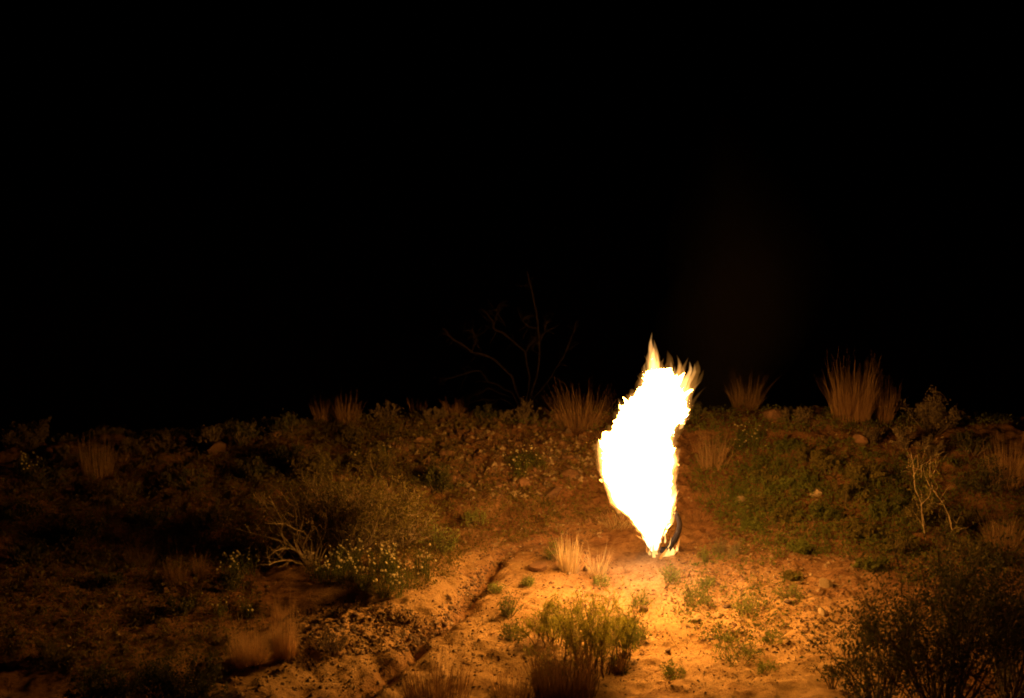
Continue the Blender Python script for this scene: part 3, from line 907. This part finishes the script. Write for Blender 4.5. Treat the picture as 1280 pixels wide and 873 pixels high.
# the two pale stems with small leaves, right
def dead_stems():
    p = g1(1172, 678)
    r = thing('dead_shrub', p, 'two pale bare stems with sparse leaves at right', 'shrub', 'desert shrubs')
    rng = np.random.default_rng(31)
    s = mpp(p)
    g, gl = Geo(), Geo()
    C = []
    def P(x, y, d=0.0):
        return np.array([(x - 1172) * s, d, (678 - y) * s * 1.04])
    lines = [[(1157, 676), (1152, 650), (1149, 630), (1141, 612), (1138, 585), (1134, 566)], [(1190, 664), (1186, 648), (1178, 632), (1166, 618), (1160, 600), (1160, 574)], [(1158, 610), (1150, 592), (1148, 582)],
             [(1176, 632), (1166, 629), (1158, 632)], [(1140, 600), (1145, 588), (1144, 572)], [(1192, 672), (1190, 664), (1190, 660)], [(1155, 660), (1144, 646), (1138, 638)], [(1162, 600), (1168, 590), (1170, 580)], [(1149, 628), (1157, 618), (1160, 606)]]
    for k, ln in enumerate(lines):
        pts = np.array([P(x, y, 0.12 * math.sin(k * 2.1) * min(1, (680 - y) / 60)) for x, y in ln])
        big = k < 2
        tube(g, pts + rng.normal(0, 0.004, pts.shape), 0.0095 if big else 0.005, 0.003 if big else 0.002, 5)
        m = 34
        u = rng.uniform(0.25, 1, m) * (len(pts) - 1)
        i = np.minimum(u.astype(int), len(pts) - 2)
        C.append(pts[i] + (pts[i + 1] - pts[i]) * (u - i)[:, None] + rng.normal(0, 0.05, (m, 3)))
    for k in range(46):                             # fine dead twigs
        c = C[k % len(C)]
        b0 = c[rng.integers(0, len(c))]
        tube(g, wander(b0, [rng.normal(0, 0.6), rng.normal(0, 0.6), 0.8], rng.uniform(0.08, 0.3), rng, 4, 0.3), 0.003, 0.0012, 3)
    leaves(gl, np.concatenate(C), 0.05, rng, 0.5, 0.3)
    link('stems', g.mesh('stems', M_BARK_PALE), r)
    link('foliage', gl.mesh('foliage', M_LEAF_OLIVE), r)
dead_stems()

# low green bushes covering the slope right of the flame
LOW_LABELS = ['green bush low on the right slope, under the tallest crest grass', 'green bush left of a tan rock on the right slope', 'green bush directly below the tan rock on the right slope', 'leafy low bush on the slope just right of the flame body', 'green bush at the centre of the lower green patch', 'green bush at the lower left of the green patch, above the gravel', 'green bush left of the small round rock and pale stems', 'green bush just left of the pale bare stems', 'dark green bush between the green patch and the foreground creosote', 'small low bush on the slope close to the right of the flame', 'small bush on the upper edge of the gravel slope', 'bush at the left upper edge of the large foreground creosote', 'green bush highest in the green patch, below the crest rocks', 'small bush near the dim boulder on the right crest', 'leafy bush around the foot of the pale bare stems', 'low bush right of the pale bare stems', 'small bush nearest the flame on its right, low on the slope', 'small bush among the pebbles of the gravel slope', 'bush left of the reddish grass clump at the right edge', 'bush on the right edge of the sand beside a pale rock']
LOW = [(1040, 590, 34, 60), (1000, 612, 34, 60), (1060, 628, 36, 70), (960, 600, 26, 46), (1025, 650, 32, 60), (985, 650, 26, 44), (1085, 600, 32, 60), (1110, 640, 34, 70), (1075, 668, 30, 60), (955, 635, 22, 40), (1000, 690, 24, 34), (1125, 690, 34, 60),
       (1010, 575, 26, 46), (985, 560, 20, 40), (1150, 650, 34, 60), (1200, 660, 36, 70), (940, 660, 18, 34), (990, 725, 20, 30), (1215, 700, 40, 70), (1090, 712, 26, 50)]
for i, (x, y, h, wd) in enumerate(LOW):
    S(x, y, h * 0.72, wd, LOW_LABELS[i], 2100 + i, (M_LEAF_OLIVE, M_LEAF_GREEN, M_LEAF_OLIVE)[i % 3], stems=17, twigs=6, per=14, lsize=0.034, up=0.3, spread=0.6, group='low green bushes right of the flame')
LOWL_LABELS = ['dim bush at far left below the faint white flowers', 'dim bush below the grass clump at far left', 'dim bush between the far left grass and the thicket', 'dim bush at the upper left edge of the thicket', 'dim bush left of the bare grey branches', 'dim bush above the left one of three dim grass clumps', 'dim bush at the left edge of the photo, halfway down the slope', 'dim bush at the foot of the bare grey branches', 'dim bush behind the dim low grass clump on the dark slope', 'dim bush above the wide orange grass, among dim flowers', 'dim dark bush in the lower left, above the bottom mounds', 'dim bush between the dim stones and the wide orange grass', 'dim bush on the left crest right of the open pale-tipped shrub', 'dim bush just below the faint grass tufts on the crest', 'dim bush at the left edge of the photo, under the rounded crest shrub', 'dim bush among the dim stones at lower left']
LOWL = [(60, 610, 30, 80), (150, 625, 28, 80), (230, 610, 26, 70), (320, 600, 28, 70), (270, 660, 30, 80), (110, 670, 28, 90), (40, 700, 26, 80), (340, 700, 30, 70), (190, 655, 26, 80), (290, 735, 26, 60), (60, 830, 34, 90), (230, 770, 24, 60), (360, 575, 26, 60), (440, 555, 22, 60), (30, 650, 30, 70), (140, 730, 22, 60)]
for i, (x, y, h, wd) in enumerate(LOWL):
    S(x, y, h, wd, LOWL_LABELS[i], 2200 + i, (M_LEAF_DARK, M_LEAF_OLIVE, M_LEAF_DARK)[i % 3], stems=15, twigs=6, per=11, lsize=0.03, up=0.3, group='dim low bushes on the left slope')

# small green plants on the sand
FORBS = [(838, 728, 26, 28, 'thin green plant standing just below the flame foot'), (868, 752, 24, 40, 'pale green leafy plant on the sand right of the flame foot'), (885, 700, 16, 40, 'flat green plant below the grey-green bush'),
         (934, 766, 26, 42, 'round green plant in the gravel right of the flame'), (918, 822, 24, 70, 'wide low green patch on the sand at lower right'), (968, 802, 10, 34, 'flat grassy green mat on the sand at lower right'),
         (986, 745, 14, 40, 'green plant on the edge of the gravel right of the flame'), (636, 770, 34, 24, 'upright thin green plant left of the feathery bush'), (642, 800, 30, 30, 'green plant with dark foot beside the lower gully'),
         (662, 732, 14, 22, 'small green sprig above the feathery bush, near a brown rock'), (752, 730, 9, 24, 'tiny flat plant under the pale straw tufts'), (800, 800, 22, 36, 'pale green plant right of the feathery bush'),
         (800, 758, 20, 34, 'sparse reddish-green plant on the brightest sand'), (880, 732, 12, 30, 'small sprig on the pebbles right of the flame foot'), (840, 845, 20, 40, 'dark leafy plant at the bottom, right of the brown grass'),
         (620, 740, 12, 20, 'tiny plant on the right bank of the gully'), (958, 838, 12, 34, 'small low plant at the bottom, right side of the sand'), (905, 795, 14, 44, 'low green plant above the wide green patch'),
         (550, 690, 44, 50, 'tall soft green plant at the edge of the white flowers'), (595, 655, 20, 40, 'green plant on the rubble slope above the gully')]
for i, (x, y, h, wd, lab) in enumerate(FORBS):
    forb(x, y, h, wd, lab, 3000 + i, (M_LEAF_PALE, M_LEAF_PALE, M_LEAF_GREEN)[i % 3], n=150 + int(h * wd * 0.22))

# white wildflowers
rs = random.Random(5)
def flowers(cx, cy, rx, ry, n, label, group, hpx, wpx, nf):
    for i in range(n):
        a = rs.uniform(0, 6.283); q = math.sqrt(rs.uniform(0, 1))
        flower_plant(cx + rx * q * math.cos(a), cy + ry * q * math.sin(a), hpx * rs.uniform(0.8, 1.25), wpx * rs.uniform(0.8, 1.2), label, group, rs.randrange(10 ** 6), max(3, int(nf * rs.uniform(0.6, 1.4))))
flowers(480, 724, 62, 24, 15, 'white-flowered plant in the thick bed under the thicket', 'flower bed under the thicket', 32, 34, 11)
flowers(420, 720, 26, 12, 6, 'white-flowered plant at the left end of the bed under the thicket', 'flowers at the left end of the bed', 26, 32, 7)
flowers(306, 722, 28, 18, 7, 'dim white-flowered plant left of the bed, above the orange grass', 'dim flowers above the orange grass', 26, 30, 6)
flowers(292, 770, 20, 10, 3, 'dim white-flowered plant beside the wide orange grass', 'flowers beside the orange grass', 20, 26, 5)
flowers(660, 590, 26, 14, 7, 'white-flowered plant on the rubble left of the flame middle', 'flowers on the rubble slope', 20, 26, 6)
flowers(42, 590, 26, 10, 4, 'faint white-flowered plant at the far left edge', 'faint flowers at far left', 18, 26, 6)
flowers(938, 556, 26, 10, 6, 'white-flowered plant behind the flame on the right', 'flowers behind the flame', 18, 24, 5)
flowers(690, 846, 24, 10, 4, 'white-flowered plant among the bottom brown grass', 'flowers in the bottom grass', 26, 26, 7)
flowers(782, 838, 14, 8, 2, 'white-flowered plant right of the bottom brown grass', 'flowers right of the bottom grass', 20, 22, 5)
flowers(470, 576, 30, 8, 4, 'faint white-flowered plant high above the thicket', 'flowers above the thicket', 16, 24, 4)

# ------------------------------------------------------------------ the bare tree beyond the crest
def bare_tree():
    rng = np.random.default_rng(404)
    D = 40.0                                   # metres from the camera, past the crest
    def P(x, y, d=0.0):
        q = ray(x, y); t = (CAM[1] * 0 + D + d) / q[1]
        return CAM + q * t
    bx, by = P(640, 560)[:2]
    root = np.array([bx, by, hz(bx, by)[0]])
    r = thing('bare_tree', root, 'faint leafless tree behind the crest left of the flame', 'tree')
    g, gt = Geo(), Geo()
    fork = P(655, 520)
    tube(g, np.array([root - [0, 0, .1], 0.5 * (root + fork) + [0.06, 0, 0], fork]) - root, 0.10, 0.05, 7)
    link('trunk', g.mesh('trunk', M_BARK_DARK, True), r)
    limbs = [[(655, 520), (662, 480), (657, 440), (630, 418), (617, 410), (615, 398), (604, 388)], [(655, 520), (672, 470), (675, 424), (670, 390), (663, 360), (660, 340)], [(655, 520), (640, 470), (618, 448), (590, 440), (568, 425), (552, 410)],
             [(655, 520), (640, 490), (612, 478), (600, 464), (576, 468), (550, 476)], [(672, 430), (680, 418), (684, 402)], [(670, 410), (660, 408), (654, 402), (660, 394)], [(617, 410), (620, 396), (623, 384)], [(636, 496), (610, 486), (585, 498)], [(590, 440), (596, 424), (590, 412)], [(657, 440), (664, 430), (670, 424)],
             [(655, 515), (630, 500), (606, 500), (580, 506)], [(655, 515), (690, 470), (712, 430), (722, 400)]]
    for k, ln in enumerate(limbs):
        dd = rng.uniform(-0.5, 0.5)
        pts = np.array([P(x, y, dd * (i / (len(ln) - 1))) for i, (x, y) in enumerate(ln)]) - root
        t = np.linspace(0, 1, len(pts)); t2 = np.linspace(0, 1, 16)
        pts = np.stack([np.interp(t2, t, pts[:, j]) for j in range(3)], 1)
        pts[1:] += rng.normal(0, 0.012, (15, 3))
        g = Geo()
        tube(g, pts, 0.026 if len(ln) > 4 else 0.013, 0.007, 5)
        link('branch', g.mesh('branch', M_BARK_DARK), r)
        for m in range(16):
            j = rng.integers(5, 15)
            tw = wander(pts[j], (pts[j] - pts[j - 1]) * 6 + rng.normal(0, 0.45, 3), rng.uniform(0.15, 0.42), rng, 4, 0.3)
            tube(gt, tw, 0.005, 0.002, 3)
    o = link('crown', gt.mesh('crown', M_BARK_DARK), r)
    o['kind'] = 'stuff'
bare_tree()

# ------------------------------------------------------------------ stones
def stone_mesh(seed, mat, flat=0.7):
    rng = np.random.default_rng(seed)
    import bmesh
    bm = bmesh.new()
    bmesh.ops.create_icosphere(bm, subdivisions=2, radius=0.5)
    ax = rng.normal(size=(7, 3)); ax /= np.linalg.norm(ax, axis=1)[:, None]
    dist = rng.uniform(0.26, 0.44, 7)
    sc = np.array([1.0, rng.uniform(0.65, 0.95), flat * rng.uniform(0.7, 1.1)])
    for v in bm.verts:
        c = np.array(v.co)
        for a, d in zip(ax, dist):               # chop flat facets off the ball
            e = c @ a - d
            if e > 0:
                c = c - a * e
        v.co = c * sc * (1 + 0.04 * rng.normal())
    me = bpy.data.meshes.new('stone')
    bm.to_mesh(me); bm.free()
    me.materials.append(mat)
    return me

STONES = {k: [stone_mesh(i * 10 + s, m) for i in range(6)] for s, (k, m) in enumerate((('red', M_STONE_RED), ('dark', M_STONE_DARK), ('pale', M_STONE_PALE)))}

def place_stone(me, p, size, rng, name, label, cat, group, sink=0.2):
    o = link(name, me)
    o.location = (p[0], p[1], p[2] + size * (0.3 - sink))
    o.rotation_euler = (rng.normal(0, 0.25), rng.normal(0, 0.25), rng.uniform(0, 6.283))
    o.scale = (size, size, size)
    return tag(o, label, cat, group)

ROCKS = [(672, 712, 24, 'red', 'brown rounded rock on the sand left of the pale straw'), (655, 606, 18, 'red', 'upright reddish rock in the rubble with a dark shaded side'), (712, 596, 24, 'red', 'reddish boulder just left of the flame on the slope'),
         (690, 618, 22, 'red', 'broad reddish rock below the flowers on the rubble'), (256, 556, 20, 'red', 'reddish boulder on the left crest'), (270, 565, 30, 'red', 'broad low boulder on the left crest beside a twiggy shrub'), (966, 522, 26, 'red', 'dim boulder on the crest right of the flame'),
         (1021, 618, 18, 'pale', 'tan rock at the edge of the green patch'), (1115, 603, 12, 'pale', 'small round rock in front of the pale stems'), (1130, 610, 13, 'red', 'reddish rock right of the small round one'),
         (1030, 732, 20, 'pale', 'pale rock with a dark shadow right of the gravel'), (868, 776, 14, 'pale', 'pale stone with black shadow on the sand right of centre'), (804, 764, 14, 'dark', 'dark flat stone on the brightest sand'), (897, 770, 12, 'pale', 'grey stone in a row above the low green plant'),
         (985, 754, 12, 'dark', 'dark round stone on the gravel right of the flame'), (908, 760, 10, 'dark', 'small dark stone near the round green plant'), (1028, 768, 18, 'pale', 'flat pale rock on the right edge of the sand'), (836, 815, 10, 'dark', 'dark clod alone on the lower sand'),
         (420, 818, 12, 'red', 'brown stone below the low grey bush'), (207, 742, 16, 'red', 'pale rock in the dim stones at far left'), (122, 760, 10, 'pale', 'pale small rock at dim lower left'), (1075, 552, 22, 'red', 'dim boulder below the tallest crest grass'), (345, 545, 16, 'red', 'dim boulder on the crest above the thicket'), (820, 590, 20, 'red', 'reddish rock close behind the flame'), (735, 712, 12, 'dark', 'dark stone between the two straw tufts'), (925, 626, 16, 'pale', 'tan rock on the slope behind the flame right side')]
nr = np.random.default_rng(9)
for i, (x, y, s_, k, lab) in enumerate(ROCKS):
    p = g1(x, y)
    place_stone(STONES[k][i % 6], p, s_ * mpp(p) * 1.15, nr, 'rock', lab, 'rock', 'larger rocks')

def zone_pts(rng, cx, cy, rx, ry, n):
    a = rng.uniform(0, 2 * math.pi, n); q = np.sqrt(rng.uniform(0, 1, n))
    return ground(cx + rx * q * np.cos(a), cy + ry * q * np.sin(a))

def line_pts(rng, pts, wd, n):
    pts = np.array(pts, float)
    u = rng.uniform(0, len(pts) - 1, n); i = np.minimum(u.astype(int), len(pts) - 2)
    p = pts[i] + (pts[i + 1] - pts[i]) * (u - i)[:, None]
    return ground(p[:, 0] + rng.normal(0, wd, n), p[:, 1] + rng.normal(0, wd * 0.6, n))

GPIX = [(640, 690), (598, 722), (582, 748), (560, 772), (528, 797), (510, 812)]
ZONES = [
    (lambda n: zone_pts(nr, 615, 568, 105, 42, n), 80, (0.07, 0.21), 'red', 'reddish stone in the rubble slope left of the flame', 'stones of the rubble slope'),
    (lambda n: zone_pts(nr, 440, 782, 72, 24, n), 66, (0.04, 0.10), 'dark', 'dark stone in the crumbling bank below the white flowers', 'stones of the crumbling bank'),
    (lambda n: line_pts(nr, GPIX, 5, n), 56, (0.04, 0.10), 'dark', 'dark earth clod along the diagonal gully in the sand', 'clods along the gully'),
    (lambda n: zone_pts(nr, 955, 735, 85, 55, n), 60, (0.03, 0.07), 'pale', 'pale stone scattered on the gravel right of the flame', 'stones of the gravel slope'),
    (lambda n: zone_pts(nr, 150, 755, 120, 40, n), 22, (0.04, 0.09), 'red', 'dim stone on the dark ground at lower left', 'dim stones at lower left'),
]
for fn, n, (a, b), k, lab, grp in ZONES:
    for i, p in enumerate(fn(n)):
        place_stone(STONES[k][i % 6], p, a + (b - a) * nr.uniform() ** 2, nr, 'stone', lab, 'stone', grp)

def rubble():
    """the small gravel nobody would count"""
    rng = np.random.default_rng(88)
    P = np.concatenate([zone_pts(rng, 615, 570, 150, 55, 2600), zone_pts(rng, 440, 785, 95, 34, 1500), line_pts(rng, GPIX, 10, 700), zone_pts(rng, 960, 735, 130, 85, 2600), zone_pts(rng, 150, 745, 200, 75, 1800),
                        zone_pts(rng, 640, 770, 200, 95, 1000), zone_pts(rng, 1000, 600, 170, 80, 900), zone_pts(rng, 620, 660, 140, 40, 1200), zone_pts(rng, 350, 850, 160, 40, 500)])
    P = np.concatenate([P, zone_pts(rng, 820, 785, 270, 85, 3200), zone_pts(rng, 440, 835, 160, 30, 700)])
    n = len(P)
    base = np.array([[1, 0, 0], [-1, 0, 0], [0, 1, 0], [0, -1, 0], [0, 0, 1], [0, 0, -1]], float)
    tri = [(0, 2, 4), (2, 1, 4), (1, 3, 4), (3, 0, 4), (2, 0, 5), (1, 2, 5), (3, 1, 5), (0, 3, 5)]
    s = 0.007 + 0.026 * rng.uniform(0, 1, n) ** 2.5
    s[:2600] = 0.012 + 0.055 * rng.uniform(0, 1, 2600) ** 2.2
    s[-3900:] = 0.005 + 0.014 * rng.uniform(0, 1, 3900) ** 2.5
    V = base[None] * (1 + 0.3 * rng.normal(size=(n, 6, 1))).clip(0.45, 1.6)
    V[:, :, 2] *= 0.7
    th = rng.uniform(0, 6.283, n); c, sn = np.cos(th), np.sin(th)
    X = V[:, :, 0] * c[:, None] - V[:, :, 1] * sn[:, None]
    Y = V[:, :, 0] * sn[:, None] + V[:, :, 1] * c[:, None]
    Z = V[:, :, 2] + 0.4 * X * rng.normal(size=(n, 1)) * 0.6
    W = np.stack([X, Y, Z], 2) * s[:, None, None] + P[:, None, :] + np.array([0, 0, 0.004])
    F_ = (np.array(tri)[None] + (np.arange(n) * 6)[:, None, None]).reshape(-1, 3)
    me = bpy.data.meshes.new('gravel')
    me.from_pydata(W.reshape(-1, 3).tolist(), [], F_.tolist())
    for m in (M_STONE_RED, M_STONE_DARK, M_STONE_PALE):
        me.materials.append(m)
    mi = rng.choice(3, n, p=[0.55, 0.15, 0.30])
    mi[-3900:] = rng.choice(3, 3900, p=[0.4, 0.05, 0.55])
    mi = np.repeat(mi, 8)
    me.polygons.foreach_set('material_index', mi.astype(np.int32))
    o = link('gravel', me)
    tag(o, 'loose gravel and crumbs of earth strewn over the ground', 'gravel', kind='stuff')
rubble()

# ------------------------------------------------------------------ ground cover and litter
def ground_cover():
    rng = np.random.default_rng(66)
    P = np.concatenate([zone_pts(rng, 1040, 625, 130, 75, 1700), zone_pts(rng, 970, 640, 80, 60, 500), zone_pts(rng, 950, 528, 320, 16, 1000), zone_pts(rng, 1180, 650, 110, 90, 1300), 
                        zone_pts(rng, 930, 600, 70, 60, 800), zone_pts(rng, 920, 750, 80, 60, 250)])
    L = np.concatenate([zone_pts(rng, 190, 640, 220, 75, 2600), zone_pts(rng, 140, 770, 190, 80, 1600), zone_pts(rng, 430, 575, 160, 45, 1300), zone_pts(rng, 640, 610, 130, 70, 500),
                        zone_pts(rng, 480, 700, 100, 45, 900), zone_pts(rng, 320, 532, 320, 16, 1400), zone_pts(rng, 500, 640, 200, 60, 900), zone_pts(rng, 730, 610, 90, 60, 250)])
    g = Geo()
    k = 7
    C = np.repeat(L, k, 0) + rng.normal(0, 1, (len(L) * k, 3)) * np.array([0.045, 0.045, 0.03]) + np.array([0, 0, 0.045])
    C[:, 2] = np.maximum(C[:, 2], hz(C[:, 0], C[:, 1]) + 0.008)
    leaves(g, C, 0.036, rng, 0.4, 0.4)
    o = link('ground_cover', g.mesh('ground_cover', M_LEAF_OLIVE))
    tag(o, 'low brownish weeds covering the left slope', 'ground cover', kind='stuff')
    g = Geo()
    C = np.repeat(P, k, 0) + rng.normal(0, 1, (len(P) * k, 3)) * np.array([0.045, 0.045, 0.03]) + np.array([0, 0, 0.045])
    C[:, 2] = np.maximum(C[:, 2], hz(C[:, 0], C[:, 1]) + 0.008)
    leaves(g, C, 0.038, rng, 0.42, 0.4)
    o = link('ground_cover', g.mesh('ground_cover', M_LEAF_GREEN))
    tag(o, 'low green weeds covering the right slope', 'ground cover', kind='stuff')
    g = Geo()
    P = np.concatenate([zone_pts(rng, 640, 680, 500, 150, 3500), zone_pts(rng, 700, 600, 240, 70, 1800), zone_pts(rng, 1000, 600, 220, 100, 1500), zone_pts(rng, 480, 660, 140, 60, 1200), zone_pts(rng, 800, 780, 280, 85, 1500)])
    P[:, 2] += 0.012
    leaves(g, P, 0.085, rng, 0.07, 0.15, 0.5)
    o = link('dry_litter', g.mesh('dry_litter', M_STRAW))
    tag(o, 'broken straw and twigs lying on the ground', 'litter', kind='stuff')
ground_cover()

# ------------------------------------------------------------------ thin smoke drifting off the flame
def smoke():
    m = bpy.data.materials.new('thin_smoke')
    m.use_nodes = True
    t = m.node_tree
    t.nodes.remove(t.nodes['Principled BSDF'])
    v = N(t, 'ShaderNodeVolumePrincipled')
    v.inputs['Color'].default_value = (0.6, 0.55, 0.5, 1)
    v.inputs['Density'].default_value = 0.0011
    v.inputs['Anisotropy'].default_value = 0.0
    t.links.new(v.outputs[0], t.nodes['Material Output'].inputs['Volume'])
    chain = [((868, 600), 24, 0.3), ((885, 540), 46, 0.8), ((905, 470), 78, 1.1), ((925, 400), 105, 1.3), ((935, 320), 120, 1.4), ((925, 230), 100, 1.4), ((905, 140), 60, 1.4)]
    P, Rr = [], []
    for (x, y), r, off in chain:
        d = ray(x, y); tt = (0.2 + off - CAM[1]) / d[1]
        P.append(CAM + d * tt); Rr.append(r / 90.0)
    P = np.array(P)
    u = np.linspace(0, 1, len(P)); u2 = np.linspace(0, 1, 30)
    C = np.stack([np.interp(u2, u, P[:, k]) for k in range(3)], 1); Rr = np.interp(u2, u, Rr)
    for _ in range(4):
        C[1:-1] = 0.25 * C[:-2] + 0.5 * C[1:-1] + 0.25 * C[2:]
    Rr = Rr * np.sqrt(np.sin(np.clip(u2 * 0.98 + 0.01, 0, 1) * math.pi)).clip(0.05, 1)
    K = 24
    ang = np.arange(K) * 2 * math.pi / K
    r = thing('smoke', P[0], 'thin brown smoke drifting up to the right of the flame', 'smoke')
    r['kind'] = 'stuff'
    for q in (1.0, 0.8, 0.6, 0.4):
        wob = q * (1 + 0.25 * fbm(np.cos(ang)[None, :] * 1.5 + 3 + 9 * q + 0 * u2[:, None], np.sin(ang)[None, :] * 1.5 + 7 * u2[:, None], 5, 3))
        V = C[:, None, :] + (Rr[:, None] * wob)[:, :, None] * np.stack([np.cos(ang), np.sin(ang), 0 * ang], 1)[None]
        V[:, :, 2] -= (1 - q) * (u2[:, None] - 0.2) * 1.8
        faces = [(i * K + k, i * K + (k + 1) % K, (i + 1) * K + (k + 1) % K, (i + 1) * K + k) for i in range(29) for k in range(K)]
        faces += [tuple(range(K - 1, -1, -1)), tuple(29 * K + k for k in range(K))]
        g = Geo(); g.add(V.reshape(-1, 3) - P[0], faces)
        link('plume', g.mesh('plume', m, True), r)['kind'] = 'stuff'
smoke()
